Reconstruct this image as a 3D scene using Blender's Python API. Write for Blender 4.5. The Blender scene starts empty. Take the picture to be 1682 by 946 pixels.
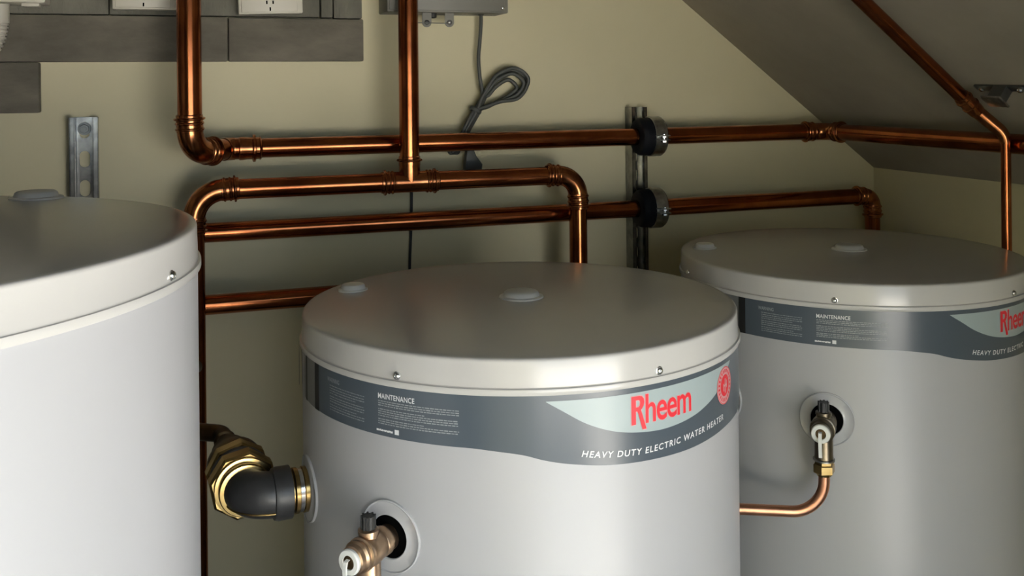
import bpy, bmesh, math, random
from mathutils import Vector, Matrix
random.seed(7)
rad = math.radians
scene = bpy.context.scene
COL = scene.collection

# ------------------------------------------------------------------ camera
FPX, PX, PY, ROLL = 1607.5, 841.0, 138.4, -0.0101      # focal length and principal point in photo pixels
ZC = 1.776                                             # eye height
cam_d = bpy.data.cameras.new('camera'); cam = bpy.data.objects.new('camera', cam_d); COL.objects.link(cam)
cam_d.sensor_width = 36.0; cam_d.sensor_fit = 'HORIZONTAL'
cam_d.lens = FPX / 1682 * 36.0
cam_d.shift_x = 0.0; cam_d.shift_y = -(473 - PY) / 1682
cam_d.clip_start = 0.02; cam_d.clip_end = 200
cam.matrix_world = Matrix.Translation((0, 0, ZC)) @ Matrix.Rotation(rad(90), 4, 'X') @ Matrix.Rotation(ROLL, 4, 'Z')
scene.camera = cam

# ------------------------------------------------------------------ wall frame: a along the back wall, c away from the camera
TH = 0.33
CT, ST = math.cos(TH), math.sin(TH)
CW = 2.22                                              # back wall
CA = 2.135                                             # pipes held by the clamps
CB = 2.065                                             # tee run in front of them
def W(a, c, z): return Vector((a*CT - c*ST, a*ST + c*CT, ZC + z))
def ray(px, py):
    x, y = px-PX, py-PY; c, s = math.cos(ROLL), math.sin(ROLL)
    return (c*x + s*y)/FPX, -(-s*x + c*y)/FPX
def ac(px, py, c):                                     # pixel -> (a, z) on a plane parallel to the back wall
    u, w = ray(px, py); t = c/(CT - u*ST)
    return t*(u*CT + ST), t*w
def pp(px, py, c):
    a, z = ac(px, py, c); return W(a, c, z)

# ------------------------------------------------------------------ light: daylight through the open doorway the photographer looks in by
DOOR_C = 0.16; DOOR_A0, DOOR_A1 = -0.36, 1.08; DOOR_H = 0.15
world = bpy.data.worlds.new('world'); scene.world = world; world.use_nodes = True
bg = world.node_tree.nodes['Background']
bg.inputs['Color'].default_value = (0.72, 0.86, 1.0, 1); bg.inputs['Strength'].default_value = 3.1
sun_d = bpy.data.lights.new('sun', 'SUN'); sun = bpy.data.objects.new('sun', sun_d); COL.objects.link(sun)
sun_d.energy = 122.0; sun_d.angle = rad(2); sun_d.color = (1.0, 0.93, 0.84)
_d = (W(0.55, -0.15, -0.85) - Vector((0, 0, ZC))).normalized()         # shines along the front wall, never into the room
sun.rotation_euler = _d.to_track_quat('-Z', 'Y').to_euler(); sun.location = (0, 0, 6)
po_d = bpy.data.lights.new('doorway_portal', 'AREA'); po = bpy.data.objects.new('doorway_portal', po_d); COL.objects.link(po)
po_d.shape = 'RECTANGLE'; po_d.size = DOOR_A1-DOOR_A0; po_d.size_y = ZC+DOOR_H
po_d.cycles.is_portal = True
po.location = W((DOOR_A0+DOOR_A1)/2, DOOR_C-0.06, (DOOR_H-ZC)/2)
_x = (W(1, 0, 0)-W(0, 0, 0)); _n = (W(0, 1, 0)-W(0, 0, 0))
po.rotation_euler = Matrix((_x, Vector((0, 0, 1)), -_n)).transposed().to_euler()
vs = scene.view_settings
vs.view_transform = 'Standard'; vs.look = 'None'; vs.gamma = 1.0; vs.use_curve_mapping = False
vs.exposure = 0.0
scene.cycles.use_denoising = True
scene.cycles.max_bounces = 10; scene.cycles.diffuse_bounces = 6; scene.cycles.glossy_bounces = 6
scene.cycles.sample_clamp_indirect = 8.0
scene.cycles.caustics_reflective = False

# ------------------------------------------------------------------ materials
MATS = {}
def mat(name, col, rough=0.5, metal=0.0, noise=None, bump=None, spec=0.5, col2=None, coat=0.0, stretch=(1, 1, 1), rvar=0.0):
    m = bpy.data.materials.new(name); m.use_nodes = True; MATS[name] = m
    nt = m.node_tree; b = nt.nodes['Principled BSDF']
    b.inputs['Base Color'].default_value = (*col, 1); b.inputs['Roughness'].default_value = rough
    b.inputs['Metallic'].default_value = metal; b.inputs['Specular IOR Level'].default_value = spec
    b.inputs['Coat Weight'].default_value = coat
    if noise or bump:
        tc = nt.nodes.new('ShaderNodeTexCoord'); mp = nt.nodes.new('ShaderNodeMapping')
        mp.inputs['Scale'].default_value = stretch
        nt.links.new(tc.outputs['Object'], mp.inputs['Vector'])
    if noise:
        n = nt.nodes.new('ShaderNodeTexNoise'); n.inputs['Scale'].default_value = noise; n.inputs['Detail'].default_value = 6
        n.inputs['Roughness'].default_value = 0.6
        nt.links.new(mp.outputs['Vector'], n.inputs['Vector'])
        r = nt.nodes.new('ShaderNodeValToRGB')
        r.color_ramp.elements[0].position = 0.32; r.color_ramp.elements[1].position = 0.68
        r.color_ramp.elements[0].color = (*(col2 or [c*0.8 for c in col]), 1); r.color_ramp.elements[1].color = (*col, 1)
        nt.links.new(n.outputs['Fac'], r.inputs['Fac']); nt.links.new(r.outputs['Color'], b.inputs['Base Color'])
        if rvar:
            mr = nt.nodes.new('ShaderNodeMapRange'); mr.inputs['To Min'].default_value = rough+rvar; mr.inputs['To Max'].default_value = rough
            nt.links.new(n.outputs['Fac'], mr.inputs['Value']); nt.links.new(mr.outputs['Result'], b.inputs['Roughness'])
    if bump:
        n2 = nt.nodes.new('ShaderNodeTexNoise'); n2.inputs['Scale'].default_value = bump[0]; n2.inputs['Detail'].default_value = 5
        nt.links.new(mp.outputs['Vector'], n2.inputs['Vector'])
        bp = nt.nodes.new('ShaderNodeBump'); bp.inputs['Strength'].default_value = bump[1]; bp.inputs['Distance'].default_value = bump[2]
        nt.links.new(n2.outputs['Fac'], bp.inputs['Height']); nt.links.new(bp.outputs['Normal'], b.inputs['Normal'])
    return m
mat('wall_paint', (0.64, 0.585, 0.40), 0.75, noise=3.0, col2=(0.60, 0.55, 0.37), bump=(60, 0.12, 0.002))
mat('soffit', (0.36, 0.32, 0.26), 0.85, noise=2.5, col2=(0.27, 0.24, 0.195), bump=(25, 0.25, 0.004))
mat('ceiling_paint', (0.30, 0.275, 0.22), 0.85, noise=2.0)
mat('blockwork', (0.26, 0.245, 0.21), 0.85, noise=5.0, bump=(30, 0.3, 0.004))
mat('concrete', (0.15, 0.145, 0.135), 0.85, noise=4.0, bump=(30, 0.3, 0.004))
mat('paving', (0.42, 0.42, 0.41), 0.9, noise=2.0)
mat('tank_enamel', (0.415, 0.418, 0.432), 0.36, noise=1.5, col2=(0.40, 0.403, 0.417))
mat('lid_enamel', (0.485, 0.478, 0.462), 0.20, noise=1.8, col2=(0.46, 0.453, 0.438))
mat('plug_plastic', (0.55, 0.55, 0.53), 0.35)
mat('collar_plastic', (0.43, 0.433, 0.447), 0.2)
mat('label_grey', (0.070, 0.088, 0.108), 0.28)
mat('label_grey_light', (0.15, 0.155, 0.155), 0.35)
mat('label_silver', (0.33, 0.395, 0.405), 0.35)
mat('ink_red', (0.72, 0.03, 0.045), 0.45)
mat('ink_pink', (0.60, 0.33, 0.34), 0.45)
mat('ink_white', (0.75, 0.76, 0.77), 0.45)
mat('ink_grey', (0.30, 0.32, 0.33), 0.45)
mat('copper', (0.46, 0.150, 0.054), 0.13, 1.0, noise=9, col2=(0.22, 0.062, 0.022), rvar=0.10, bump=(40, 0.03, 0.001))
mat('copper_fitting', (0.54, 0.21, 0.085), 0.14, 1.0, noise=30, col2=(0.22, 0.075, 0.03), rvar=0.14, bump=(60, 0.08, 0.001))
mat('copper_bright', (0.80, 0.42, 0.27), 0.30, 1.0, noise=20, col2=(0.70, 0.33, 0.20))
mat('galvanised', (0.50, 0.50, 0.48), 0.22, 1.0, noise=45, col2=(0.24, 0.24, 0.23), rvar=0.2)
mat('strut_steel', (0.44, 0.44, 0.42), 0.16, 1.0, noise=30, col2=(0.20, 0.20, 0.195), rvar=0.15)
mat('steel_dark', (0.18, 0.19, 0.19), 0.4, 0.9)
mat('chrome', (0.75, 0.75, 0.73), 0.18, 1.0)
mat('brass', (0.62, 0.44, 0.19), 0.24, 1.0, noise=30, col2=(0.45, 0.30, 0.11))
mat('brass_dark', (0.16, 0.105, 0.05), 0.4, 1.0, noise=30, col2=(0.08, 0.05, 0.025))
mat('bronze', (0.52, 0.37, 0.25), 0.33, 1.0, noise=35, col2=(0.42, 0.29, 0.19), bump=(90, 0.15, 0.001))
mat('bronze_dull', (0.26, 0.22, 0.16), 0.36, 1.0, noise=35, col2=(0.20, 0.165, 0.12), bump=(90, 0.15, 0.001))
mat('black_iron', (0.035, 0.035, 0.037), 0.38, 0.0, noise=40, col2=(0.02, 0.02, 0.02), bump=(60, 0.25, 0.002))
mat('black_rubber', (0.008, 0.009, 0.012), 0.6, spec=0.12)
mat('black_plastic', (0.015, 0.015, 0.015), 0.5)
mat('hole_shade', (0.003, 0.003, 0.003), 0.9, spec=0.0)  # near-black colour stands in for the shade inside openings
mat('white_plastic', (0.50, 0.475, 0.40), 0.45)
mat('lever_white', (0.78, 0.78, 0.74), 0.35)
mat('grey_plastic', (0.42, 0.40, 0.34), 0.45)
mat('box_steel', (0.185, 0.18, 0.155), 0.5, noise=8, col2=(0.165, 0.16, 0.14))
mat('cable_grey', (0.070, 0.074, 0.068), 0.5)
mat('board', (0.185, 0.165, 0.130), 0.85, noise=5.0, col2=(0.09, 0.082, 0.064), bump=(22, 0.7, 0.008), stretch=(1, 1, 2.2))
mat('board_pale', (0.17, 0.163, 0.13), 0.85, noise=5.0, col2=(0.10, 0.097, 0.078), bump=(22, 0.7, 0.008), stretch=(2.2, 2.2, 1))

# ------------------------------------------------------------------ mesh builder
def frame(axis, ref=None):
    n = Vector(axis).normalized()
    r = Vector(ref) if ref is not None else (Vector((0, 0, 1)) if abs(n.z) < 0.9 else Vector((1, 0, 0)))
    u = (r - n*r.dot(n)).normalized(); v = n.cross(u)
    return n, u, v
class MB:
    def __init__(s): s.v = []; s.f = []; s.m = []
    def add(s, vs, fs, mi=0):
        o = len(s.v); s.v += [Vector(x) for x in vs]; s.f += [tuple(o+i for i in f) for f in fs]; s.m += [mi]*len(fs); return s
    def lathe(s, prof, org, axis, seg=40, cap0=True, cap1=True, ref=None, mi=0, a0=0.0):
        n, u, v = frame(axis, ref); org = Vector(org); vs = []; fs = []
        for (r, h) in prof:
            for k in range(seg):
                t = a0 + 2*math.pi*k/seg
                vs.append(org + n*h + (u*math.cos(t) + v*math.sin(t))*r)
        for i in range(len(prof)-1):
            for k in range(seg):
                k2 = (k+1) % seg
                fs.append((i*seg+k, i*seg+k2, (i+1)*seg+k2, (i+1)*seg+k))
        if cap0: fs.append(tuple(reversed(range(seg))))
        if cap1: fs.append(tuple((len(prof)-1)*seg+k for k in range(seg)))
        return s.add(vs, fs, mi)
    def tube(s, pts, r, seg=16, cap=True, mi=0):
        pts = [Vector(p) for p in pts]; n = len(pts); vs = []; fs = []
        rs = r if isinstance(r, (list, tuple)) else [r]*n
        u = None
        for i, p in enumerate(pts):
            t = (pts[min(i+1, n-1)] - pts[max(i-1, 0)]).normalized()
            if u is None: _, u, _ = frame(t)
            u = (u - t*u.dot(t)).normalized(); w = t.cross(u)
            for k in range(seg):
                a = 2*math.pi*k/seg; vs.append(p + (u*math.cos(a)+w*math.sin(a))*rs[i])
        for i in range(n-1):
            for k in range(seg):
                k2 = (k+1) % seg; fs.append((i*seg+k, i*seg+k2, (i+1)*seg+k2, (i+1)*seg+k))
        if cap: fs.append(tuple(reversed(range(seg)))); fs.append(tuple((n-1)*seg+k for k in range(seg)))
        return s.add(vs, fs, mi)
    def hexa(s, P, mi=0):                                # eight corners: 0-3 one face, 4-7 the opposite
        return s.add(P, [(3, 2, 1, 0), (4, 5, 6, 7), (0, 1, 5, 4), (1, 2, 6, 5), (2, 3, 7, 6), (3, 0, 4, 7)], mi)
    def wbox(s, a0, a1, c0, c1, z0, z1, mi=0):           # box in the wall frame
        return s.hexa([W(a0, c0, z0), W(a1, c0, z0), W(a1, c1, z0), W(a0, c1, z0), W(a0, c0, z1), W(a1, c0, z1), W(a1, c1, z1), W(a0, c1, z1)], mi)
    def prism(s, poly, d, mi=0):                         # polygon of 3-D points pushed along d
        d = Vector(d); n = len(poly); P = [Vector(p) for p in poly]
        fs = [tuple(range(n)), tuple(reversed(range(n, 2*n)))] + [((i+1) % n, i, n+i, n+(i+1) % n) for i in range(n)]
        return s.add(P + [p+d for p in P], fs, mi)
    def build(s, name, mats, parent=None, angle=35, bevel=0.0, local=False, weld=False):
        off = Vector((0, 0, 0)); loc = None
        if parent is None:
            lo = Vector([min(v[i] for v in s.v) for i in range(3)]); hi = Vector([max(v[i] for v in s.v) for i in range(3)])
            loc = Vector(((lo.x+hi.x)/2, (lo.y+hi.y)/2, lo.z)); off = loc
        elif not local:
            p = parent; off = Vector((0, 0, 0))
            while p: off = off + p.location; p = p.parent
        me = bpy.data.meshes.new(name); me.from_pydata([v-off for v in s.v], [], s.f)
        for x in (mats if isinstance(mats, (list, tuple)) else [mats]): me.materials.append(MATS[x])
        for p, i in zip(me.polygons, s.m): p.material_index = i
        bm = bmesh.new(); bm.from_mesh(me)
        if weld: bmesh.ops.remove_doubles(bm, verts=bm.verts, dist=1e-5)
        if bevel: bmesh.ops.bevel(bm, geom=[e for e in bm.edges if e.is_manifold and e.calc_face_angle(0) > rad(50)], offset=bevel, segments=2, affect='EDGES', profile=0.5)
        bmesh.ops.recalc_face_normals(bm, faces=bm.faces)
        bm.to_mesh(me); bm.free()
        for p in me.polygons: p.use_smooth = True
        me.set_sharp_from_angle(angle=rad(angle))
        o = bpy.data.objects.new(name, me); COL.objects.link(o)
        if parent: o.parent = parent
        else: o.location = loc
        return o
def thing(name, label, cat, loc, group=None, rz=0.0):
    o = bpy.data.objects.new(name, None); COL.objects.link(o); o.location = loc; o.rotation_euler = (0, 0, rz)
    o.empty_display_size = 0.05
    o['label'] = label; o['category'] = cat
    if group: o['group'] = group
    return o
def tag(o, label, cat, group=None):
    o['label'] = label; o['category'] = cat
    if group: o['group'] = group
    return o
def struct(o, label, cat):
    o['kind'] = 'structure'; o['label'] = label; o['category'] = cat; return o
def copy_tree(o, parent=None):
    c = o.copy(); COL.objects.link(c); c.parent = parent
    for ch in list(o.children):
        if ch is not c: copy_tree(ch, c)
    return c
def catmull(P, n=10):
    P = [Vector(p) for p in P]; out = []
    for i in range(len(P)-1):
        p0, p1, p2, p3 = P[max(i-1, 0)], P[i], P[i+1], P[min(i+2, len(P)-1)]
        for k in range(n):
            t = k/n
            out.append(0.5*((2*p1) + (p2-p0)*t + (2*p0-5*p1+4*p2-p3)*t*t + (3*p1-p0-3*p2+p3)*t**3))
    return out + [P[-1]]
def bend(A, B, C, R, n=12):                              # arc that rounds the corner B; returns points
    A, B, C = Vector(A), Vector(B), Vector(C)
    d1 = (A-B).normalized(); d2 = (C-B).normalized()
    half = d1.angle(d2)/2; L = R/math.tan(half)
    p1, p2 = B+d1*L, B+d2*L
    cen = B + (d1+d2).normalized()*(R/math.sin(half)); out = []
    v1, v2 = p1-cen, p2-cen; ang = v1.angle(v2); ax = v1.cross(v2).normalized()
    for k in range(n+1): out.append(cen + Matrix.Rotation(ang*k/n, 3, ax) @ v1)
    return out

# ------------------------------------------------------------------ room
def plain(name, fn, material, label, cat, **k):
    m = MB(); fn(m); return struct(m.build(name, material, **k), label, cat)
AC, ZCOR = ac(1435, 275, CW); A2, Z2 = ac(1120, 0, CW)
SL = (Z2-ZCOR)/(AC-A2)                                   # slope of the soffit
ZTOP = 0.95; AFLAT = AC - (ZTOP-ZCOR)/SL; AL = -1.45; CF = DOOR_C
def soff(a): return ZCOR + (AC-a)*SL
plain('wall_back', lambda m: m.wbox(AL-0.1, AC+0.1, CW, CW+0.1, -ZC, ZTOP+0.1), 'wall_paint', 'cream painted back wall behind the tanks and pipes', 'wall')
plain('wall_right', lambda m: m.wbox(AC, AC+0.1, CF-0.1, CW, -ZC, ZCOR+0.06), 'wall_paint', 'low cream wall under the sloping soffit', 'wall')
plain('wall_left', lambda m: m.wbox(AL-0.1, AL, CF-0.1, CW, -ZC, ZTOP+0.1), 'blockwork', 'bare block side wall beyond the left tank', 'wall')
def front(m):
    m.wbox(AL, DOOR_A0, CF-0.1, CF, -ZC, ZTOP); m.wbox(DOOR_A1, AC, CF-0.1, CF, -ZC, ZTOP)
    m.wbox(DOOR_A0, DOOR_A1, CF-0.1, CF, DOOR_H, ZTOP)
plain('wall_front', front, 'blockwork', 'bare block front wall with the open doorway the camera looks through', 'wall')
plain('floor', lambda m: m.wbox(AL-0.1, AC+0.1, CF-0.1, CW+0.1, -ZC-0.12, -ZC), 'concrete', 'bare grey concrete floor under the tanks', 'floor')
plain('ceiling', lambda m: m.wbox(AL, AFLAT, CF, CW, ZTOP, ZTOP+0.1), 'ceiling_paint', 'flat dull ceiling above the pipes', 'ceiling')
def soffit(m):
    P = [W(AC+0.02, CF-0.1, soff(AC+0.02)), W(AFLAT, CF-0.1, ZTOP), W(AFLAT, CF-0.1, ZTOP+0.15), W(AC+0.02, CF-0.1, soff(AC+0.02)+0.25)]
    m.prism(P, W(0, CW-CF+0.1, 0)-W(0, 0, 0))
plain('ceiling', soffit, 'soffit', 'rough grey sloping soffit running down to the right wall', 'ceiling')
plain('wall_light_blocker', lambda m: m.wbox(DOOR_A0-0.25, DOOR_A0-0.12, -3.2, CF-0.1, -ZC-0.02, ZTOP), 'wall_paint', 'added unseen wall blocking daylight from the left of the doorway', 'wall')  # added out of view to keep daylight from the left out
plain('ground', lambda m: m.wbox(-14, 14, -22, CF-0.1, -ZC-0.12, -ZC-0.02), 'paving', 'sunlit pale paving outside the doorway', 'ground')

# ------------------------------------------------------------------ water heaters
def on_cyl(phi, z, R): t = rad(phi); return Vector((R*math.sin(t), -R*math.cos(t), z))
def smooth(T, x):                                        # Catmull-Rom through the table
    if x <= T[0][0]: return T[0][1]
    if x >= T[-1][0]: return T[-1][1]
    for i in range(len(T)-1):
        if x <= T[i+1][0]:
            x0, y0 = T[i]; x1, y1 = T[i+1]; t = (x-x0)/(x1-x0); h = x1-x0
            def sl(j):
                a, b = T[max(j-1, 0)], T[min(j+1, len(T)-1)]; return (b[1]-a[1])/(b[0]-a[0])
            m0, m1 = sl(i)*h, sl(i+1)*h
            return (2*t**3-3*t*t+1)*y0 + (t**3-2*t*t+t)*m0 + (3*t*t-2*t**3)*y1 + (t**3-t*t)*m1
def interp(T, x):
    if x <= T[0][0]: return T[0][1]
    for (x0, y0), (x1, y1) in zip(T, T[1:]):
        if x <= x1: return y0 + (y1-y0)*(x-x0)/(x1-x0)
    return T[-1][1]
def patch(m, R, p0, p1, top, bot, step=1.5, thick=0.0006, nz=2, mi=0):
    n = max(2, int(abs(p1-p0)/step)); vs = []; fs = []
    for i in range(n+1):
        p = p0+(p1-p0)*i/n; zt, zb = top(p), bot(p)
        for j in range(nz+1): vs.append(on_cyl(p, zb+(zt-zb)*j/nz, R))
    w = nz+1
    for i in range(n):
        for j in range(nz): fs.append((i*w+j, (i+1)*w+j, (i+1)*w+j+1, i*w+j+1))
    m.add(vs, fs, mi)
def curve_mesh(cd):
    o = bpy.data.objects.new('tmp', cd); COL.objects.link(o)
    dg = bpy.context.evaluated_depsgraph_get(); dg.update()
    me = bpy.data.meshes.new_from_object(o.evaluated_get(dg))
    vs = [tuple(v.co) for v in me.vertices]; fs = [tuple(p.vertices) for p in me.polygons]
    bpy.data.objects.remove(o); bpy.data.curves.remove(cd); bpy.data.meshes.remove(me)
    return vs, fs
def text_mesh(body, offset=0.0, space=1.0, shear=0.0):
    cd = bpy.data.curves.new('t', 'FONT'); cd.body = body; cd.size = 1; cd.offset = offset; cd.space_character = space; cd.shear = shear
    cd.resolution_u = 4; cd.fill_mode = 'FRONT'
    return curve_mesh(cd)
def outline_mesh(loops):
    cd = bpy.data.curves.new('t', 'CURVE'); cd.dimensions = '2D'; cd.fill_mode = 'BOTH'
    for L in loops:
        sp = cd.splines.new('POLY'); sp.points.add(len(L)-1); sp.use_cyclic_u = True
        for p, q in zip(sp.points, L): p.co = (q[0], q[1], 0, 1)
    return curve_mesh(cd)
def fit(vs, w, h, x0=0.0, y0=0.0):                       # scale a text mesh to a width and height
    xs = [v[0] for v in vs]; ys = [v[1] for v in vs]; kx = w/(max(xs)-min(xs)); ky = h/(max(ys)-min(ys))
    return [(x0+(v[0]-min(xs))*kx, y0+(v[1]-min(ys))*ky) for v in vs]
LBOT = [(-90, -0.1035), (-12, -0.1035), (-5, -0.1065), (0.3, -0.1105), (4.2, -0.1165), (8, -0.1212), (12.5, -0.1252), (19, -0.1297), (29, -0.1328), (41, -0.1342), (50, -0.1330), (60, -0.1310), (90, -0.1310)]
SBOT = [(5.1, -0.0485), (8.6, -0.0600), (13.6, -0.0765), (19.1, -0.0885), (24.4, -0.0950), (31.3, -0.0988), (36, -0.0984), (41, -0.0958), (45.6, -0.0912), (52, -0.0805), (57, -0.066), (61.5, -0.0485)]
SLOG = [(12.0, -0.1164), (15.5, -0.1196), (19.5, -0.1222), (26.2, -0.1246), (32, -0.1246), (37.5, -0.1236), (45, -0.1222), (56, -0.1206), (70, -0.12)]

def profile_lid(R, k=1.0):
    return [(0.0005, 0.0075), (R*0.30, 0.0072), (R*0.6, 0.0060), (R*0.85, 0.0042), (R-0.0090, 0.0030), (R-0.0040, 0.0024), (R-0.0018, 0.0016), (R-0.0005, 0.0002),
            (R, -0.0018), (R+0.0008, -0.0315*k), (R+0.0016, -0.0325*k), (R+0.0036, -0.0330*k), (R+0.0040, -0.0345*k), (R+0.0040, -0.0395*k), (R+0.0033, -0.0405*k), (R-0.004, -0.0405*k)]
def lid_plug(m, x, y, z, r=0.030):
    m.lathe([(r*1.12, 0.0), (r*1.10, 0.0022), (r*0.92, 0.0034), (r*0.86, 0.0080), (r*0.78, 0.0098), (r*0.55, 0.0106), (0.0005, 0.0108)], (x, y, z), (0, 0, 1), 36)
def collar(m, phi, z, R, ro=0.0445, ri=0.026, h=0.006):
    t = rad(phi); n = Vector((math.sin(t), -math.cos(t), 0)); o = on_cyl(phi, z, R)
    # thin ring bent round the shell, with a turned-up outer lip
    seg = 56; prof = [(ro, -0.001), (ro, 0.0028), (ro-0.0014, 0.0034), (ro-0.003, 0.0022), (ri+0.004, 0.0020), (ri+0.001, 0.0030), (ri, 0.0022), (ri, -0.006)]
    vs = []; fs = []
    for r, hgt in prof:
        for k in range(seg):
            a = 2*math.pi*k/seg; arc = r*math.cos(a); zz = z+r*math.sin(a)
            vs.append(on_cyl(phi+math.degrees(arc/R), zz, R+hgt))
    for i in range(len(prof)-1):
        for k in range(seg): fs.append((i*seg+k, i*seg+(k+1) % seg, (i+1)*seg+(k+1) % seg, (i+1)*seg+k))
    m.add(vs, fs)
def hole_disc(m, phi, z, R, r):
    seg = 32; vs = [on_cyl(phi, z, R+0.0008)]; fs = []
    for k in range(seg):
        a = 2*math.pi*k/seg; vs.append(on_cyl(phi+math.degrees(r*math.cos(a)/R), z+r*math.sin(a), R+0.0008))
    for k in range(seg): fs.append((0, 1+k, 1+(k+1) % seg))
    m.add(vs, fs)
def screw(parent, phi, z, R, name='screw'):
    t = rad(phi); n = (math.sin(t), -math.cos(t), 0); m = MB()
    m.lathe([(0.0052, -0.001), (0.0052, 0.0006), (0.0045, 0.0008), (0.0043, 0.0022), (0.0034, 0.0034), (0.0016, 0.0040), (0.0014, 0.0030), (0.0003, 0.0030)], on_cyl(phi, z, R), n, 20)
    return m.build(name, 'chrome', parent, local=True)

def heater_shell(root, R, HC, screws, zs=-0.0265, k=1.0, pad=0.0):
    """ body, lid, base and screws; local origin at the base, lid crease at height HC """
    m = MB(); m.lathe([(R-0.004, 0.03), (R, 0.034), (R, HC-0.03), (R-0.004, HC-0.02)], (0, 0, 0), (0, 0, 1), 128); m.build('body', 'tank_enamel', root, local=True)
    m = MB(); m.lathe([(R-0.02, -pad), (R-0.02, 0.032)], (0, 0, 0), (0, 0, 1), 64); m.build('base', 'black_plastic', root, local=True)
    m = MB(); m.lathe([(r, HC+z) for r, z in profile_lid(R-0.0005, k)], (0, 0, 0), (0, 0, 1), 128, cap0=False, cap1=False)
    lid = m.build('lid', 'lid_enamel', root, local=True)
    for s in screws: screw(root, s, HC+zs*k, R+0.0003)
    return lid

def build_label(root, R, HC):
    RL = R+0.0007
    m = MB(); patch(m, RL, -57, 86, lambda p: HC-0.039, lambda p: HC+smooth(LBOT, p), 1.0)
    lab = m.build('label', 'label_grey', root, local=True); lab['label'] = 'slate grey printed band label with a curved lower edge'
    m = MB(); patch(m, RL, -69, -58.2, lambda p: HC-0.039, lambda p: HC+smooth(LBOT, p), 1.0); m.build('label_seam', 'label_grey_light', lab, local=True)
    for q0, q1 in ((-58.8, -56.2), (-66.5, -65)):
        m = MB(); patch(m, RL+0.0006, q0, q1, lambda p: HC-0.041, lambda p: HC+smooth(LBOT, p), 1.0); m.build('label_edge', 'black_plastic', lab, local=True)
    m = MB(); patch(m, RL+0.0004, 5.1, 61.5, lambda p: HC-0.0478, lambda p: HC+smooth(SBOT, p), 0.7); m.build('label_panel', 'label_silver', lab, local=True)
    # brand lettering
    arc = lambda p: rad(p)*RL
    def wrap(vs, fs, m, p0, zb, lift, mi=0):             # x along the arc from angle p0, y up from zb
        m.add([on_cyl(p0+math.degrees(x/RL), HC+zb+y, RL+lift) for x, y in vs], fs, mi)
    Rl = [[(0, 0), (0, 34), (11.5, 34), (15, 33), (17.6, 30), (18.2, 26), (17.4, 21.5), (15, 18.2), (13.2, 17.0), (15.0, 12), (21.2, -7.0), (15.2, -7.0), (9.2, 13.5), (8.0, 15.8), (6.1, 15.8), (6.1, 0)],
          [(6.1, 29.2), (10.2, 29.2), (11.8, 28), (12.2, 25.2), (11.6, 22.2), (9.8, 20.6), (6.1, 20.6)]]
    vs, fs = outline_mesh([[(x/1000, y/1000) for x, y in L] for L in Rl])
    hv, hf = text_mesh('heem', 0.012, 0.92); hv = fit(hv, 0.0770, 0.0355, 0, 0)
    ov, of = text_mesh('heem', 0.030, 0.92); ov = fit(ov, 0.0782, 0.0369, -0.0006, -0.0007)
    gr = [[(x/1000 + (0.0010 if x > 9 else -0.0010), y/1000 + (0.0010 if y > 17 else -0.0010)) for x, y in Rl[0]], [(7.1/1000 if x < 8 else x/1000-0.001, y/1000 + (0.001 if y < 25 else -0.001)) for x, y in Rl[1]]]
    gv, gf = outline_mesh(gr)
    m = MB(); wrap([(v[0], v[1]) for v in gv], gf, m, 24.3, -0.0862, 0.0007); wrap(ov, of, m, 27.9, -0.0870, 0.0007); m.build('lettering_outline', 'ink_pink', lab, local=True)
    m = MB(); wrap([(v[0], v[1]) for v in vs], fs, m, 24.3, -0.0862, 0.0011); wrap(hv, hf, m, 27.9, -0.0870, 0.0011)
    m.build('brand_lettering', 'ink_red', lab, local=True)
    # slogan along the lower curve
    sv, sf = text_mesh('HEAVY DUTY ELECTRIC WATER HEATER', 0.018, 1.22, 0.12); Ls = arc(56.2)-arc(12.6); sv = fit(sv, Ls, 0.0078)
    m = MB(); vv = []
    for x, y in sv:
        p = 12.6+math.degrees(x/RL); e = 0.5; sl = (smooth(SLOG, p+e)-smooth(SLOG, p-e))/(2*rad(e)*RL)
        vv.append(on_cyl(p-math.degrees(y*sl/RL), HC+smooth(SLOG, p)+0.0012+y, RL+0.0006))
    m.add(vv, sf); m.build('slogan_lettering', 'ink_white', lab, local=True)
    # headings and fine print
    m = MB(); tv, tf = text_mesh('MAINTENANCE', 0.015, 1.05); wrap(fit(tv, arc(-23.7)-arc(-33.3), 0.0066), tf, m, -33.3, -0.0575, 0.0006); m.build('heading_lettering', 'ink_white', lab, local=True)
    m = MB(); tv, tf = text_mesh('WARNING', 0.015, 1.0); wrap(fit(tv, 0.029, 0.0058), tf, m, -51.5, -0.0560, 0.0006); m.build('heading_lettering', 'ink_grey', lab, local=True)
    def lines(m, p0, p1, zs, seed, last=0.6, h=0.0012):
        rr = random.Random(seed)
        for i, z in enumerate(zs):
            p = p0; end = p1 if i % 4 != 3 else p0+(p1-p0)*last
            while p < end-0.3:
                w = min(rr.uniform(0.35, 1.15), end-p); hh = h*rr.uniform(0.75, 1.15)
                patch(m, RL+0.0005, p, p+w, lambda q: HC+z+hh/2, lambda q: HC+z-hh/2, 1.0, nz=1); p += w+0.16
    m = MB(); lines(m, -33.3, -13.4, [-0.0605, -0.0632, -0.0659, -0.0704, -0.0731, -0.0758, -0.0785, -0.0826, -0.0853, -0.0880], 3)
    m.build('fine_print', 'ink_grey', lab, local=True)
    m = MB(); lines(m, -50.5, -37.5, [-0.0605, -0.0640, -0.0672, -0.0704, -0.0745, -0.0777, -0.0809, -0.0850, -0.0882, -0.0914], 5, 0.8, 0.0010); m.build('fine_print', 'ink_grey', lab, local=True)
    m = MB(); lines(m, -33.8, -29.3, [-0.0960, -0.0967], 9, 1.0, 0.0018)
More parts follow.
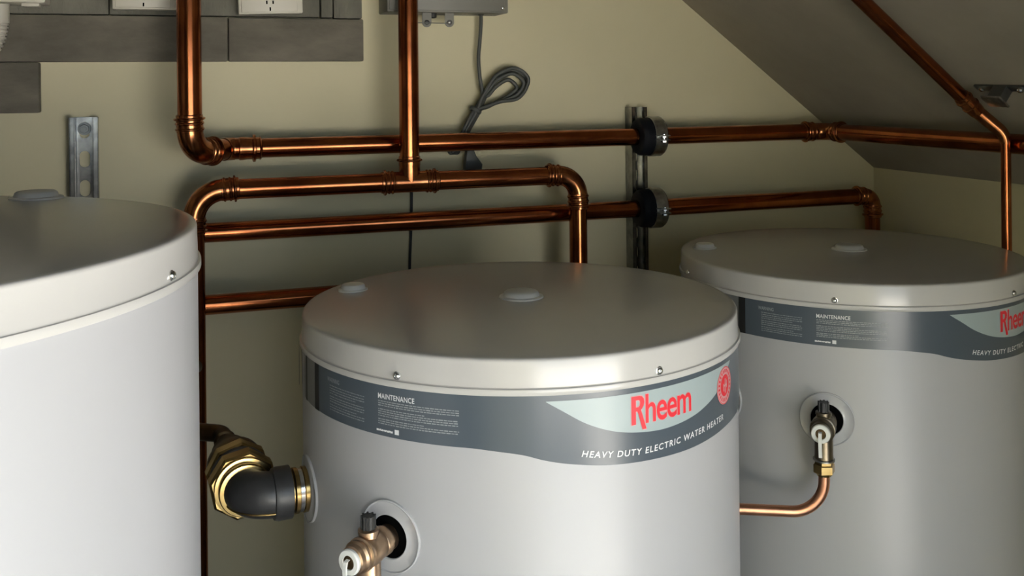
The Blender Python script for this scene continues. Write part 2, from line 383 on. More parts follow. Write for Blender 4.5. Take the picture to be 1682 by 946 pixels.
    patch(m, RL+0.0005, -28.8, -27.7, lambda q: HC-0.0925, lambda q: HC-0.0985, 0.5); m.build('fine_print', 'ink_white', lab, local=True)
    # round badge
    m = MB(); cp, cz = 57.2, -0.0755
    def ring(r0, r1, lift, mi, seg=48, a0=0.0, a1=360.0):
        vs = []; fs = []
        for k in range(seg+1):
            a = rad(a0+(a1-a0)*k/seg)
            for r in (r0, r1): vs.append(on_cyl(cp+math.degrees(r*math.cos(a)/RL), HC+cz+r*math.sin(a), RL+lift))
        for k in range(seg): fs.append((2*k, 2*k+1, 2*k+3, 2*k+2))
        m.add(vs, fs, mi)
    ring(0.0001, 0.0248, 0.0008, 1); ring(0.0234, 0.0243, 0.0012, 0); ring(0.0001, 0.0142, 0.0012, 0)
    for k in range(22): ring(0.0168, 0.0212, 0.0012, 0, 2, k*360/22+2, k*360/22+10)
    for x0, x1, z0, z1 in ((-0.0062, -0.0035, -0.007, 0.003), (-0.001, 0.0018, -0.010, 0.009), (0.0040, 0.0062, -0.004, 0.006), (-0.0035, 0.004, -0.0012, 0.0012)):
        patch(m, RL+0.0015, cp+math.degrees(x0/RL), cp+math.degrees(x1/RL), lambda q: HC+cz+z1, lambda q: HC+cz+z0, 0.5, mi=1)
    b = m.build('badge', ['ink_red', 'ink_pink'], lab, local=True); b['label'] = 'small round red emblem at the right end of the label'
    return lab

HC = 1.440
def small_heater(loc, label):
    R = 0.3200
    root = thing('water_heater', label, 'water heater', loc, 'short tanks with a slate label band')
    heater_shell(root, R, HC, (-28.1, 31.9, 91.9, -88.1), pad=loc[2])
    build_label(root, R, HC)
    m = MB(); lid_plug(m, 0.003, -0.004, HC+0.0068); m.build('lid_plug', 'plug_plastic', root, local=True)
    m = MB(); lid_plug(m, -0.262, 0.074, HC+0.0036, 0.021); m.build('lid_plug', 'plug_plastic', root, local=True)
    for phi, z in ((-30.6, -0.2245), (-66, -0.2245)):
        m = MB(); collar(m, phi, HC+z, R); c = m.build('port_collar', 'collar_plastic', root, local=True)
        m = MB(); hole_disc(m, phi, HC+z, R, 0.0262); m.build('port_hole_shade', 'hole_shade', c, local=True)  # flush disc, the shade of the recess is put in by its colour
    m = MB(); t = rad(94); n = (math.sin(t), -math.cos(t), 0)
    m.lathe([(0.030, -0.006), (0.030, 0.005), (0.028, 0.0075), (0.0005, 0.008)], on_cyl(94, HC-0.136, R), n, 40); m.build('port_cap', 'collar_plastic', root, local=True)
    m = MB(); patch(m, R+0.0045, -80.5, -76.5, lambda p: HC-0.0405, lambda p: HC-0.104, 1.0); patch(m, R+0.0005, -80.5, -76.5, lambda p: HC-0.0405, lambda p: HC-0.104, 1.0); m.build('edge_strip', 'black_plastic', root, local=True)
    return root
MX, MY = 0.0077, 1.4722; RX, RY = 0.6513, 1.9134; LX, LY = -0.7297, 0.9358
PADM = 0.0097
small_heater((MX, MY, PADM), 'squat grey water heater in the middle with its red lettering fully readable')
rt = small_heater((RX, RY, 0), 'grey electric water heater in the far right corner under the soffit')
rt.rotation_euler = (0, 0, rad(5.7))
t = rad(-66); n = Vector((math.sin(t), -math.cos(t), 0)); m = MB()
m.lathe([(0.024, 0.001), (0.024, 0.010), (0.019, 0.011)], on_cyl(-66, HC-0.2245, 0.3205), n, 32); m.lathe([(0.0165, 0.010), (0.017, 0.0115), (0.017, 0.020), (0.0155, 0.0215)], on_cyl(-66, HC-0.2245, 0.3205), n, 6)
m.build('port_plug', 'brass', rt, local=True, angle=25)
LH = ZC-0.1475; LR = 0.407
lt = thing('water_heater', 'large pale tank cut off by the left edge, plain and taller than the others', 'water heater', (LX, LY, 0))
heater_shell(lt, LR, LH, (88.0, 28, 148, -32), k=1.10)
m = MB(); lid_plug(m, 0.102, 0.352, LH+0.0036, 0.030); m.build('lid_plug', 'plug_plastic', lt, local=True)

# ------------------------------------------------------------------ relief valves
def hexprof(r, h0, h1, ch=0.0015): return [(r*0.93, h0), (r, h0+ch), (r, h1-ch), (r*0.93, h1)]
def relief_valve(cx, cy, cz, phi, body_mat, label):
    t = rad(phi); n = Vector((math.sin(t), -math.cos(t), 0)); P = Vector((cx, cy, cz)) + n*0.3205
    side = n.cross(Vector((0, 0, 1)))
    root = thing('relief_valve', label, 'valve', P, 'brass relief valves on the tanks')
    m = MB()
    m.lathe([(0.0155, 0.0015), (0.0155, 0.010), (0.0175, 0.012), (0.0175, 0.020), (0.0165, 0.022), (0.0185, 0.030), (0.0195, 0.038), (0.0195, 0.046), (0.0180, 0.050), (0.0200, 0.0515), (0.0200, 0.0545), (0.0175, 0.056), (0.0190, 0.0585), (0.0190, 0.0615), (0.0165, 0.064), (0.0160, 0.070), (0.0135, 0.072)], P, n, 32)
    d = Vector((0, 0, -1)); Q = P+n*0.040
    m.lathe([(0.0145, 0.0), (0.0145, 0.046), (0.0150, 0.048), (0.0150, 0.050)], Q, d, 28)
    m.lathe([(0.0115, 0.010), (0.0115, 0.020), (0.0125, 0.0205), (0.0125, 0.0245), (0.0095, 0.0255)], Q, -d, 24)
    m.build('valve_body', body_mat, root)
    m = MB(); seg = 24; prof = []
    for hgt in (0.0235, 0.0405):
        prof.append((0.0080, hgt))
    m.lathe(prof, Q, -d, 24)
    for k in range(8):
        a = 2*math.pi*k/8; o = Q + n*math.cos(a)*0.0078 + side*math.sin(a)*0.0078
        m.lathe([(0.0014, 0.024), (0.0014, 0.0415)], o, -d, 6)
    m.build('test_knob', 'black_plastic', root)
    m = MB(); m.lathe([(0.0140, 0.0715), (0.0150, 0.073), (0.0150, 0.0760), (0.0138, 0.0775), (0.0085, 0.0775), (0.0080, 0.0760)], P, n, 28, cap1=False); cap = m.build('end_cap', 'lever_white', root)
    m = MB(); m.lathe([(0.0082, 0.0745), (0.0078, 0.0764), (0.0003, 0.0768)], P, n, 24); m.build('spindle', 'brass_dark', cap)
    m = MB()
    path = [P+n*0.0765+Vector((0, 0, 0.004)), P+n*0.0815+Vector((0, 0, 0.003)), P+n*0.0835+Vector((0, 0, -0.004)), P+n*0.0830+Vector((0, 0, -0.020)), P+n*0.0800+Vector((0, 0, -0.036))]
    wd, th = side*0.0026, n*0.0011
    vs = []
    for p in path: vs += [p-wd-th, p+wd-th, p+wd+th, p-wd+th]
    fs = [(3, 2, 1, 0), tuple(4*(len(path)-1)+i for i in range(4))]
    for i in range(len(path)-1):
        for j in range(4): fs.append((4*i+j, 4*i+(j+1) % 4, 4*i+4+(j+1) % 4, 4*i+4+j))
    m.add(vs, fs); m.build('lever', 'lever_white', root)
    m = MB(); m.lathe([(0.0150, 0.0505), (0.0172, 0.051), (0.0172, 0.0535), (0.0150, 0.054)], Q, d, 28); m.build('washer', 'galvanised', root)
    m = MB(); m.lathe([(0.0145, 0.054), (0.0145, 0.059)], Q, d, 6); m.lathe(hexprof(0.0172, 0.059, 0.074), Q, d, 6); m.lathe([(0.0130, 0.074), (0.0115, 0.078), (0.0096, 0.0785)], Q, d, 24)
    m.build('outlet_nut', 'brass', root, angle=25)
    return Q + d*0.076
zp = PADM+HC-0.2245
QM = relief_valve(MX, MY, zp, -30.6, 'bronze', 'bright bronze relief valve on the middle tank, cut by the bottom edge')
QR = relief_valve(RX, RY, HC-0.2245, -30.6+5.7, 'bronze_dull', 'dull brass relief valve with white lever on the right tank')
# drains
m = MB(); m.tube([QM, QM+Vector((0, 0, -0.6)), Vector((QM.x, QM.y, 0.0))], 0.0092, 20)
tag(m.build('drain_pipe', 'copper_bright'), 'short vertical copper drain under the bronze valve at the bottom edge', 'pipe')
zd = ZC + ray(1260, 853)[1]*1.565
B1 = Vector((QR.x, QR.y, zd)); E1 = Vector((0.322, 1.610, zd)); F1 = Vector((0.322, 1.610, 0.0))
m = MB(); m.tube([QR] + bend(QR, B1, E1, 0.052, 16) + bend(B1, E1, F1, 0.03, 10) + [F1], 0.0090, 20)
tag(m.build('drain_pipe', 'copper_bright'), 'bright copper drain curving from the right tank valve behind the middle tank', 'pipe')

# ------------------------------------------------------------------ copper pipe runs
def sleeve(m, p, axis, r, L=0.028, both=True):           # capillary sleeve centred on p with rolled beads
    n = Vector(axis).normalized(); h = L/2
    def ring(x, up): return [(r+0.0024, x-0.0031), (r+up-0.0008, x-0.0019), (r+up, x-0.0004), (r+up, x+0.0004), (r+up-0.0008, x+0.0019), (r+0.0024, x+0.0031)]
    prof = [(r, -h-0.0015), (r+0.0022, -h), (r+0.0024, -h+0.003)] + ring(-h+0.0075, 0.0070)
    if both: prof += ring(-h+0.0165, 0.0044) + ring(h-0.0060, 0.0046) + [(r+0.0022, h), (r, h+0.0015)]
    else: prof += [(r+0.0024, h), (r, h+0.0010)]
    m.lathe(prof, p, n, 32, cap0=False, cap1=False)
def straight(root, A, B, r, name='pipe', material='copper'):
    m = MB(); m.tube([A, B], r, 32); return m.build(name, material, root)
def elbow(root, A, B, C, r, R, name='elbow', beads=True):
    m = MB(); P = bend(A, B, C, R, 14); rr = r+0.0016
    m.tube(P, rr, 32)
    d1 = (P[0]-P[1]).normalized(); d2 = (P[-1]-P[-2]).normalized()
    if beads:
        sleeve(m, P[0]+d1*0.012, -d1, r, 0.034, True); sleeve(m, P[-1]+d2*0.012, -d2, r, 0.034, True)
    m.build(name, 'copper_fitting', root)
    return P[0], P[-1]
ru = 0.0205
# upper run: large riser, elbow, reducer, wall pipe, bend at the corner, then along the right wall
zU = ac(900, 229, CA)[1]; c1 = 2.048; a1 = ac(311, 120, c1)[0]
P0 = W(a1, c1, ZTOP); P1 = W(a1, c1, zU); aRed = ac(374, 239, CA)[0]; P2 = W(aRed, CA, zU)
root = thing('copper_pipe_run', 'top copper run from the thick left riser along the back and right walls', 'pipe', W(a1, c1, ZTOP))
RB = 0.0238
e0, e1 = elbow(root, P0, P1, P2, RB, 0.046)
P3 = W(ac(450, 239, CA)[0], CA, zU); k0, k1 = elbow(root, P1, P2, P3, RB-0.0015, 0.030, beads=False)
straight(root, P0, e0, RB); straight(root, e1, k0, RB-0.0012); straight(root, k1, P2+(P3-P2).normalized()*0.03, RB-0.0012)
aE = ac(1356, 219, CA)[0]; PC = W(aE, CA, zU); cEnd = CF
aw = aE                                                  # side run stays this far along
PD = W(aw, cEnd, zU)
m = MB(); ax = W(1, 0, 0)-W(0, 0, 0); px0 = W(ac(391, 239, CA)[0], CA, zU)
m.lathe([(RB-0.002, 0.0), (RB+0.001, 0.003), (RB+0.001, 0.010), (ru+0.003, 0.018), (ru+0.003, 0.028), (ru+0.0085, 0.0300), (ru+0.0090, 0.0325), (ru+0.0085, 0.0350), (ru+0.003, 0.037), (ru+0.003, 0.043), (ru+0.005, 0.0445), (ru+0.003, 0.047), (ru, 0.049)], px0, ax, 32)
m.build('reducer', 'copper_fitting', root)
e0, e1 = elbow(root, P2, PC, PD, ru, 0.040)
straight(root, P2+ax*0.03, e0, ru); straight(root, e1, PD, ru)

# tee run
zT = ac(660, 299, CB)[1]; aT = ac(673, 299, CB)[0]
aL = ac(319, 390, CB)[0]; aR = ac(950, 400, CB)[0]
T0 = W(aL, CB, -1.2); T1 = W(aL, CB, zT); T2 = W(aR, CB, zT); T3 = W(aR, CB, -0.78); TT = W(aT, CB, zT); TU = W(aT, CB, ZTOP)
root = thing('copper_pipe_run', 'copper tee run with a central riser and elbows turning down behind two tanks', 'pipe', T0)
eA, eB = elbow(root, T0, T1, T2, ru, 0.058); eC, eD = elbow(root, T1, T2, T3, ru, 0.048)
straight(root, eA, T0, ru)
straight(root, eB, W(aT-0.03, CB, zT), ru); straight(root, W(aT+0.03, CB, zT), eC, ru); straight(root, eD, T3, ru)
straight(root, W(aT, CB, zT+0.03), TU, ru+0.001)
m = MB(); m.tube([W(aT-0.055, CB, zT), W(aT+0.055, CB, zT)], ru+0.0022, 32); m.tube([TT, W(aT, CB, zT+0.045)], ru+0.0022, 32)
sleeve(m, W(aT-0.047, CB, zT), ax, ru, 0.03); sleeve(m, W(aT+0.047, CB, zT), -ax, ru, 0.03); sleeve(m, W(aT, CB, zT+0.045), (0, 0, -1), ru+0.0005, 0.018, False)
m.build('tee', 'copper_fitting', root)

# lower run held by the lower clamp
zL = ac(880, 352, CA)[1]; aLo = ac(345, 381, CA)[0]-0.25; aLr = ac(1433, 345, CA)[0]
L0 = W(aLo, CA, zL); L1 = W(aLr, CA, zL); L2 = W(aLr, CA, -1.0)
root = thing('copper_pipe_run', 'long copper run in the lower clamp ending in an elbow over the right tank', 'pipe', L0)
e0, e1 = elbow(root, L0, L1, L2, ru-0.001, 0.028); straight(root, L0, e0, ru); straight(root, e1, L2, ru-0.001)
# return pipe
CR = 2.112; zR = ac(440, 493, CR)[1]; R0 = W(ac(338, 500, CR)[0]-0.2, CR, zR); R1 = W(ac(640, 480, CR)[0], CR, zR); R2 = W(ac(640, 480, CR)[0], CR, -1.2)
root = thing('copper_pipe_run', 'low horizontal copper pipe running behind the left and middle tanks', 'pipe', R2)
e0, e1 = elbow(root, R0, R1, R2, ru, 0.04); straight(root, R0, e0, ru); straight(root, e1, R2, ru)

# pipe under the soffit and drop to the right tank
def slope_pt(px, py, off):
    u, w = ray(px, py); k = off/math.cos(math.atan(SL))
    t = (ZCOR + AC*SL - k)/(w + SL*(u*CT+ST)); return Vector((t*u, t, ZC+t*w))
u, w = ray(1653, 330); V = Vector((u*1.944, 1.944, 0)); rs = 0.0095
V0 = Vector((V.x, V.y, ZC-0.9)); zb = ray(1645, 222)[1]*1.944; V1 = Vector((V.x, V.y, ZC+zb))
S2 = slope_pt(1510, 88, 0.040); S3 = slope_pt(1418, 0, 0.040); dS = (S3-S2).normalized()
S1 = slope_pt(1606, 184, 0.040)
root = thing('copper_pipe_run', 'thin copper pipe descending along the soffit then dropping to the right tank', 'pipe', V0)
S4 = S3 + dS*0.55
bp = bend(V0, V1, S1, 0.04, 12)
m = MB(); m.tube([V0, bp[0]], rs, 24); m.build('pipe', 'copper', root)
m = MB(); m.tube(bp + [S1], [rs+0.0012+0.0022*i/12 for i in range(13)] + [0.0135], 24); m.build('elbow', 'copper_fitting', root)
m = MB(); m.tube([S1, S4], 0.0140, 24); m.build('pipe', 'copper', root)
m = MB(); dv = (S1-V1).normalized(); m.lathe([(0.0125, -0.010), (0.0130, -0.004), (0.0150, 0.002), (0.0158, 0.010), (0.0158, 0.020), (0.0178, 0.0215), (0.0178, 0.0245), (0.0158, 0.026), (0.0158, 0.040), (0.0178, 0.0415), (0.0178, 0.0445), (0.0158, 0.046), (0.0158, 0.052), (0.0140, 0.054)], S1-dS*0.0, dS, 28); m.build('reducer', 'copper_fitting', root)

# bracket on the soffit
nS = (W(SL, 0, 1)-W(0, 0, 0)).normalized()               # soffit normal, pointing up and out of the room
b0 = slope_pt(1603, 144, 0.004); b1 = slope_pt(1700, 146, 0.004)
root = thing('pipe_bracket', 'small steel bracket screwed to the soffit beside the thin pipe', 'bracket', b0)
dB = (b1-b0).normalized(); wB = nS.cross(dB).normalized()
def slab(m, o, e1, e2, e3): m.hexa([o, o+e1, o+e1+e2, o+e2, o+e3, o+e1+e3, o+e1+e2+e3, o+e2+e3])
m = MB(); Lb = (b1-b0).length; slab(m, b0-wB*0.008+nS*0.003, dB*Lb, wB*0.016, -nS*0.005); m.build('plate', 'steel_dark', root, bevel=0.0008)
m = MB(); mid = b0+dB*Lb*0.36; slab(m, mid-wB*0.010, dB*0.032, wB*0.020, -nS*0.034); m.build('arm', 'steel_dark', root, bevel=0.0015)
m = MB(); slab(m, mid-dB*0.008-wB*0.016-nS*0.030, dB*0.046, wB*0.032, -nS*0.004); m.build('foot', 'galvanised', root, bevel=0.0008)
for fr in (0.12, 0.78):
    m = MB(); m.lathe([(0.006, 0.001), (0.006, 0.004), (0.004, 0.006), (0.0005, 0.0065)], b0+dB*Lb*fr-nS*0.002, -nS, 16); m.build('screw', 'chrome', root)

# ------------------------------------------------------------------ strut channels and clamps
def stadium(cx, cy, w, h, n=8):
    r = w/2; L = []
    for k in range(n+1): a = math.pi*k/n; L.append((cx+r*math.cos(a), cy+h/2-r+r*math.sin(a)))
    for k in range(n+1): a = math.pi+math.pi*k/n; L.append((cx+r*math.cos(a), cy-h/2+r+r*math.sin(a)))
    return L
def strut(ac0, wd, dp, z0, z1, label, slots, lip, pitch=0.048):
    root = thing('strut_channel', label, 'channel', W(ac0, CW, z0), 'slotted steel strut channels')
    loops = [[(-wd/2, z0), (wd/2, z0), (wd/2, z1), (-wd/2, z1)]]
    z = z1-0.027
    while z > z0+0.03 and slots:
        loops.append(stadium(0, z, 0.020, 0.034)); z -= pitch
    vs, fs = outline_mesh(loops)
    m = MB(); m.add([W(ac0+x, CW-0.004, y) for x, y, _ in vs], fs)
    h = wd/2; th = 0.0025
    for s in (-1, 1):
        x0, x1 = sorted((s*h, s*(h-th))); m.wbox(ac0+x0, ac0+x1, CW-dp, CW-0.002, z0, z1)
        x0, x1 = sorted((s*h, s*(h-lip))); m.wbox(ac0+x0, ac0+x1, CW-dp, CW-dp+th, z0, z1)
        x0, x1 = sorted((s*(h-lip), s*(h-lip+th))); m.wbox(ac0+x0, ac0+x1, CW-dp, CW-dp+0.009, z0, z1)
    m.build('channel', 'strut_steel', root, angle=20)
    return root
ar1 = ac(137.5, 260, CW-0.03)[0]; zt1 = ac(137, 193, CW-0.03)[1]
root = strut(ar1, 0.055, 0.030, -0.62, zt1, 'short slotted strut channel rising behind the left tank', True, 0.011, 0.0605)
m = MB(); o = W(ar1, CW-0.005, zt1-0.024); nn = W(0, -1, 0)-W(0, 0, 0)
m.lathe([(0.0135, 0), (0.0135, 0.0025)], o, nn, 28); m.lathe(hexprof(0.0098, 0.0025, 0.010), o, nn, 6); m.lathe([(0.005, 0.010), (0.0045, 0.014)], o, nn, 16); m.build('bolt', 'steel_dark', root, angle=25)
ar2 = ac(1053, 260, CW-0.041)[0]; zt2 = ac(1045, 176, CW-0.041)[1]
strut(ar2-0.003, 0.041, 0.041, -1.2, zt2, 'tall strut channel carrying two black pipe clamps', True, 0.0095)
def clamp(zc, label):
    rc = 0.0470; Lc = 0.050; a0c = ar2-0.021
    root = thing('pipe_clamp', label, 'clamp', W(a0c, CA, zc-rc), 'rubber lined pipe clamps on the tall strut')
    o = W(a0c, CA, zc)
    m = MB(); m.lathe([(ru+0.0005, -0.014), (rc-0.014, -0.014), (rc-0.006, -0.011), (rc-0.0015, -0.004), (rc-0.0012, 0.002), (rc-0.0012, Lc), (ru+0.0005, Lc)], o, ax, 48, cap0=False, cap1=False); m.build('rubber_liner', 'black_rubber', root)
    m = MB(); m.lathe([(rc-0.001, 0.018), (rc, 0.017), (rc+0.0015, 0.019), (rc+0.0015, Lc-0.004), (rc, Lc-0.002), (rc-0.001, Lc-0.003)], o, ax, 48, cap0=False, cap1=False); m.build('band', 'galvanised', root)
    for dz in (-0.006, 0.004):
        m = MB(); m.wbox(a0c+0.016, a0c+Lc-0.006, CA-rc-0.020, CA-rc+0.002, zc+dz-0.001, zc+dz+0.0015); m.build('ear', 'galvanised', root, bevel=0.0005)
    m = MB(); o2 = W(a0c+0.032, CA-rc-0.010, zc-0.012); m.lathe([(0.0035, 0), (0.0035, 0.020)], o2, (0, 0, 1), 14); m.lathe(hexprof(0.0068, 0.0115, 0.017, 0.0008), o2, (0, 0, 1), 6); m.lathe(hexprof(0.0068, 0.0, 0.005, 0.0008), o2, (0, 0, 1), 6); m.build('bolt', 'chrome', root, angle=25)
clamp(zU, 'black lined clamp around the upper pipe on the tall strut')
clamp(zL, 'black lined clamp around the lower pipe on the tall strut')

# ------------------------------------------------------------------ brass and iron union between the left and middle tanks
t = rad(-66); nP = Vector((math.sin(t), -math.cos(t), 0)); PP = Vector((MX, MY, zp)) + nP*0.3205
EE = PP + nP*0.079; bk = Vector((nP.y, -nP.x, 0)).normalized()
if bk.y < 0: bk = -bk
root = thing('pipe_union', 'black elbow with big gold brass nuts joining the middle tank side port', 'pipe fitting', EE - Vector((0, 0, 0.045)))
rE = 0.0300
P = bend(PP, EE, EE+bk, 0.034, 14)
m = MB(); m.tube(P, rE, 32); m.tube([P[0], PP+nP*0.046], rE+0.0005, 32, False); m.build('elbow', 'black_iron', root)
m = MB(); S = [];
for i, p in enumerate(P):
    tdir = (P[min(i+1, len(P)-1)]-P[max(i-1, 0)]).normalized(); out = tdir.cross(Vector((0, 0, 1))).normalized()
    if (EE-p).dot(out) < 0: out = -out
    S.append(p + (out*0.84 - Vector((0, 0, 0.54)))*rE)
S = [S[0]+(PP-EE).normalized()*0.01] + S
m.tube(S, 0.0017, 10); m.build('seam', 'brass', root)
m = MB(); m.lathe([(0.030, 0.024), (0.0345, 0.025), (0.0345, 0.043), (0.033, 0.048), (0.030, 0.049)], PP, nP, 32); m.build('coupling', 'black_iron', root)
m = MB(); m.lathe([(0.027, 0.0015), (0.030, 0.003), (0.030, 0.008), (0.026, 0.010), (0.026, 0.014), (0.030, 0.0155), (0.030, 0.0205), (0.027, 0.0225), (0.027, 0.025)], PP, nP, 36); m.build('nipple', 'brass', root)
m = MB(); m.lathe([(0.0255, 0.0085), (0.0285, 0.0095), (0.0285, 0.0145), (0.0255, 0.0155)], PP, nP, 36); m.build('seal_ring', 'chrome', root)
def along(s): return EE + bk*s
m = MB(); m.lathe([(0.030, 0.026), (0.0345, 0.0265), (0.0360, 0.029), (0.0360, 0.033), (0.0345, 0.036), (0.031, 0.0365)], EE, bk, 40); m.build('collar_ring', 'brass', root)
m = MB(); m.lathe([(0.033, 0.037), (0.0400, 0.038), (0.0405, 0.042), (0.037, 0.0445)], EE, bk, 40); m.lathe(hexprof(0.0470, 0.044, 0.068, 0.003), EE, bk, 8, a0=0.2); m.build('union_nut', 'brass', root, angle=25)
m = MB(); m.lathe([(0.034, 0.068), (0.034, 0.075), (0.041, 0.077), (0.042, 0.083), (0.039, 0.087), (0.034, 0.088)], EE, bk, 36); m.build('gasket', 'black_iron', root)
m = MB(); m.lathe(hexprof(0.0450, 0.088, 0.112, 0.003), EE, bk, 8, a0=0.1); m.build('union_nut', 'brass', root, angle=25)
m = MB(); m.lathe([(0.038, 0.112), (0.040, 0.116), (0.040, 0.132), (0.034, 0.146), (0.029, 0.160), (0.027, 0.172), (0.027, 0.182), (0.019, 0.190)], EE, bk, 36); m.build('valve_body', 'brass_dark', root)
q0, q1, q2 = along(0.185), along(0.270), along(0.270)+Vector((-0.19, 0.045, 0)); q3 = W(aL, CB-ru-0.012, 0); q3.z = q0.z
m = MB(); m.tube([q0] + bend(q0, q1, q2, 0.022, 10) + bend(q1, q2, q3, 0.03, 10) + [q3], 0.0135, 24)
m.lathe([(0.0135, 0.205), (0.0175, 0.207), (0.0175, 0.213), (0.0135, 0.215)], EE, bk, 28); m.lathe([(0.0135, 0.228), (0.0170, 0.230), (0.0170, 0.235), (0.0135, 0.237)], EE, bk, 28); m.build('tail_pipe', 'brass_dark', root)

# ------------------------------------------------------------------ grey boards, outlets, conduit
CBd = CW-0.035
def zpx(px, py, c=CBd): return ac(px, py, c)[1]
aB0 = AL+0.02; aB1 = ac(64, 140, CBd)[0]; aBj = ac(375, 70, CBd)[0]; aB2 = ac(597, 60, CBd)[0]
zlo = zpx(330, 101); zmid = zpx(330, 27); zbot = zpx(30, 186)
root = thing('backing_boards', 'weathered grey boards fixed to the wall behind the electrical fittings', 'board', W((aB0+aB2)/2, CW, zbot))
def board(a0, a1, z0, z1, c0, material='board'):
    m = MB(); m.wbox(a0, a1, c0, CW-0.0005, z0, z1); return m.build('board', material, root, bevel=0.003)
board(aB0, aB1, zbot, zlo-0.001, CBd+0.002)
board(aB0, aBj-0.001, zlo, zmid, CBd+0.001); board(aBj+0.001, aB2, zlo, zmid-0.002, CBd-0.002)
board(aB0, ac(178, 5, CBd)[0], zmid+0.002, zmid+0.34, CBd+0.006, 'board_pale'); board(ac(179, 5, CBd)[0], ac(526, 10, CBd)[0], zmid+0.002, zmid+0.34, CBd+0.008, 'board_pale')
board(ac(528, 10, CBd)[0], ac(547, 10, CBd)[0], zmid+0.001, zmid+0.34, CBd+0.003, 'board_pale'); board(ac(549, 10, CBd)[0], aB2-0.001, zmid+0.0, zmid+0.34, CBd+0.009, 'board_pale')
def outlet(px0, px1, py, tilt, label):
    c = CBd-0.030; a0, z = ac(px0, py, c); a1 = ac(px1, py, c)[0]; wd = a1-a0; hd = 0.075
    root = thing('power_outlet', label, 'outlet', W((a0+a1)/2, CBd, z), 'power outlets on the grey boards')
    rot = Matrix.Rotation(tilt, 3, W(0, -1, 0)-W(0, 0, 0)); cen = W((a0+a1)/2, c, z+hd/2)
    def T(m): m.v = [cen + rot @ (v-cen) for v in m.v]; return m
    m = MB(); m.wbox(a0, a1, c, CBd+0.0078, z, z+hd); T(m).build('housing', 'white_plastic', root, bevel=0.003)
    m = MB(); m.wbox(a0+0.006, a1-0.012, c-0.004, c+0.001, z+0.004, z+hd-0.004); f = T(m).build('face_plate', 'white_plastic', root, bevel=0.0015)
    ms = (a0+a1)/2-0.002
    for (x, y, w2, h2, ti) in ((0, 0.0100, 0.0016, 0.0075, 0), (-0.0065, 0.0245, 0.0016, 0.0075, 0.5), (0.0065, 0.0245, 0.0016, 0.0075, -0.5)):
        m = MB(); m.wbox(ms+x-w2, ms+x+w2, c-0.0045, c-0.003, z+y-h2/2, z+y+h2/2); T(m).build('slot', 'hole_shade', f)
outlet(184, 290, 15, 0.0, 'cream power outlet on the boards just left of the thick copper riser')
outlet(391, 497, 22, rad(2), 'slightly tilted cream power outlet on the boards, right of the thick riser')
cJ = CBd-0.075; aj1, zj = ac(75, 5, cJ)
root = thing('junction_box', 'white plastic box at the top left corner above the flexible conduit', 'box', W(aj1-0.08, CBd, zj))
m = MB(); m.wbox(aj1-0.16, aj1, cJ, CBd+0.0055, zj, zj+0.12); m.build('housing', 'white_plastic', root, bevel=0.005)
m = MB(); ak0, ak1 = ac(36, 8, cJ+0.02)[0], ac(65, 8, cJ+0.02)[0]; m.wbox(ak0, ak1, cJ+0.012, cJ+0.04, zj-0.006, zj+0.002); m.build('latch', 'white_plastic', root, bevel=0.001)
cC = CBd-0.030; root = thing('flexible_conduit', 'grey corrugated conduit curving down from the white box at the left edge', 'conduit', pp(0, 80, cC))
m = MB(); m.tube([pp(1, 0, cC), pp(1, 38, cC)], 0.0160, 24); m.build('adaptor', 'grey_plastic', root)
path = catmull([pp(1, 36, cC), pp(-1, 52, cC), pp(-8, 72, cC), pp(-24, 92, cC), pp(-55, 104, cC)], 22)
m = MB(); m.tube(path, [0.0135 + (0.0018 if (i % 6) < 3 else -0.0012) for i in range(len(path))], 24); m.build('corrugated_tube', 'grey_plastic', root, angle=60)

# ------------------------------------------------------------------ electrical box, cables
cX = CW-0.095; ax0, zx = ac(636, 19, cX); ax1 = ac(835, 21, cX)[0]
root = thing('electrical_box', 'grey steel electrical box cut off by the top edge behind the riser', 'electrical box', W((ax0+ax1)/2, CW, zx))
m = MB(); m.wbox(ax0, ax1, cX, CW, zx, zx+0.30); m.build('case', 'box_steel', root, bevel=0.003)
m = MB(); m.wbox(ax0+0.004, ax1-0.010, cX-0.004, cX, zx+0.004, zx+0.296); m.build('cover', 'box_steel', root, bevel=0.0015)
o = pp(826, 13, cX-0.004); m = MB(); m.lathe([(0.0045, 0), (0.0045, 0.001), (0.003, 0.003), (0.0003, 0.0033)], o, nn, 18); m.build('screw', 'chrome', root)
for px in (701, 738):
    aa, zz = ac(px, 37, cX+0.02); wl = 0.0105
    L = [(-wl, zx-zz+0.002), (-wl, 0)] + [(wl*math.cos(math.pi+math.pi*k/10), wl*math.sin(math.pi+math.pi*k/10)) for k in range(1, 10)] + [(wl, 0), (wl, zx-zz+0.002)]
    m = MB(); m.prism([W(aa+x, cX+0.018, zz+y) for x, y in L], (W(0, 0.003, 0)-W(0, 0, 0))); lug = m.build('mounting_lug', 'box_steel', root)
    m = MB(); m.lathe([(0.0058, 0), (0.0058, 0.0015), (0.0040, 0.003), (0.0005, 0.0034)], W(aa, cX+0.018, zz), nn, 18); m.build('screw', 'galvanised', lug)
m = MB(); m.tube([pp(672, 37, cX+0.0145), pp(742, 38.5, cX+0.0145)], 0.0010, 8); m.build('tie_wire', 'steel_dark', root)
o = pp(711, 17, cX+0.03); m = MB(); m.lathe([(0.0105, -0.003), (0.0105, 0.006), (0.0085, 0.008), (0.0085, 0.016), (0.005, 0.018), (0.0005, 0.0185)], o, (0, 0, -1), 20); m.build('cable_gland', 'black_plastic', root)
o = pp(790, 19, cX+0.055); m = MB(); m.lathe([(0.0130, -0.003), (0.0130, 0.003), (0.0095, 0.005), (0.0060, 0.009)], o, (0, 0, -1), 20); m.build('cable_gland', 'black_plastic', root)
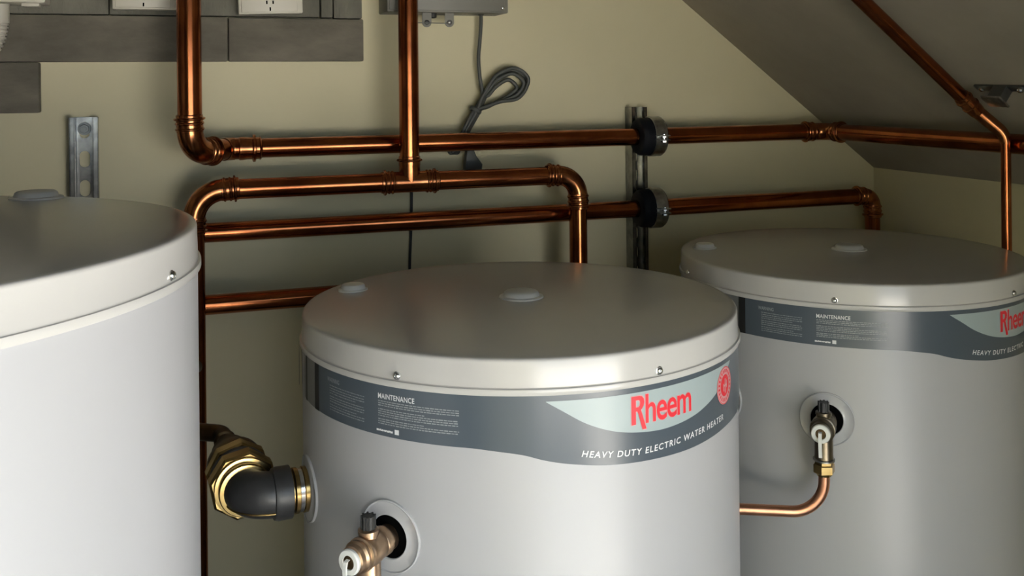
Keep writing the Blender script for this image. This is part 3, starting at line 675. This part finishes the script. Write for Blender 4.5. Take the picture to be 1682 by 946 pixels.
# hanked cable
cK = CW-0.028
def K(px, py, dc=0.0): return pp(px, py, cK+dc)
pts = [pp(790, 21, cX+0.055), K(790, 40), K(788, 70), K(786, 95), K(788, 125), K(792, 150), K(789, 165)]
loops = [((868, 130), (846, 112), (818, 122), (853, 160)), ((860, 136), (842, 121), (817, 131), (848, 156)), ((849, 144), (835, 131), (815, 142), (838, 155)), ((865, 133), (844, 115), (816, 126), (851, 158))]
lo = [(745, 243), (742, 249), (750, 252), (755, 238)]
for i, (tr, tp, tl, rb) in enumerate(loops):
    d = 0.006*(i-1.5); o = i*1.6
    pts += [K(774+o, 190+o, d), K(762+o, 212, d), K(748+o, 240, d), K(738+o*2, 247, d+0.004), K(742+o*2, 251, d+0.008), K(752+o, 240, d+0.006), K(766+o, 213, d+0.004), K(780+o, 188, d+0.002), K(786+o, 175, d)]
    pts += [K(792+o, 160, d), K(tl[0]-12, tl[1]+14, d), K(*tl, d), K(*tp, d), K(*tr, d), K(*rb, d), K(822+o, 167-o, d), K(798+o, 175, d), K(784+o, 180, d)]
pts += [K(772, 196), K(766, 214, 0.002), K(770, 236, 0.004), K(774, 250, 0.002)]
root = thing('power_cable', 'grey power cable tied in a hank and hanging from the steel box', 'cable', K(774, 275))
m = MB(); m.tube(catmull(pts, 7), 0.0045, 10); m.build('cord', 'cable_grey', root, angle=80)
m = MB(); o = K(781, 181); dK = (K(774, 194)-K(788, 168)).normalized(); m.lathe([(0.0135, -0.005), (0.0150, -0.003), (0.0150, 0.003), (0.0135, 0.005)], o, dK, 24); m.build('cable_tie', 'cable_grey', root)
m = MB(); L = [K(768, 243, -0.012), K(778, 243, -0.012), K(783, 256, -0.012), K(793, 270, -0.012), K(792, 280, -0.012), K(764, 280, -0.012), K(766, 258, -0.012)]
m.prism(L, (W(0, 0.022, 0)-W(0, 0, 0))); m.build('plug', 'cable_grey', root, bevel=0.003)
m = MB(); m.tube(catmull([pp(676, 250, CW-0.006), pp(676, 320, CW-0.006), pp(675, 380, CW-0.006), pp(673, 440, CW-0.006), pp(672, 560, CW-0.006)], 6), 0.0032, 10)
tag(m.build('thin_cable', 'black_plastic'), 'thin black cable running straight down the wall below the tee', 'cable')
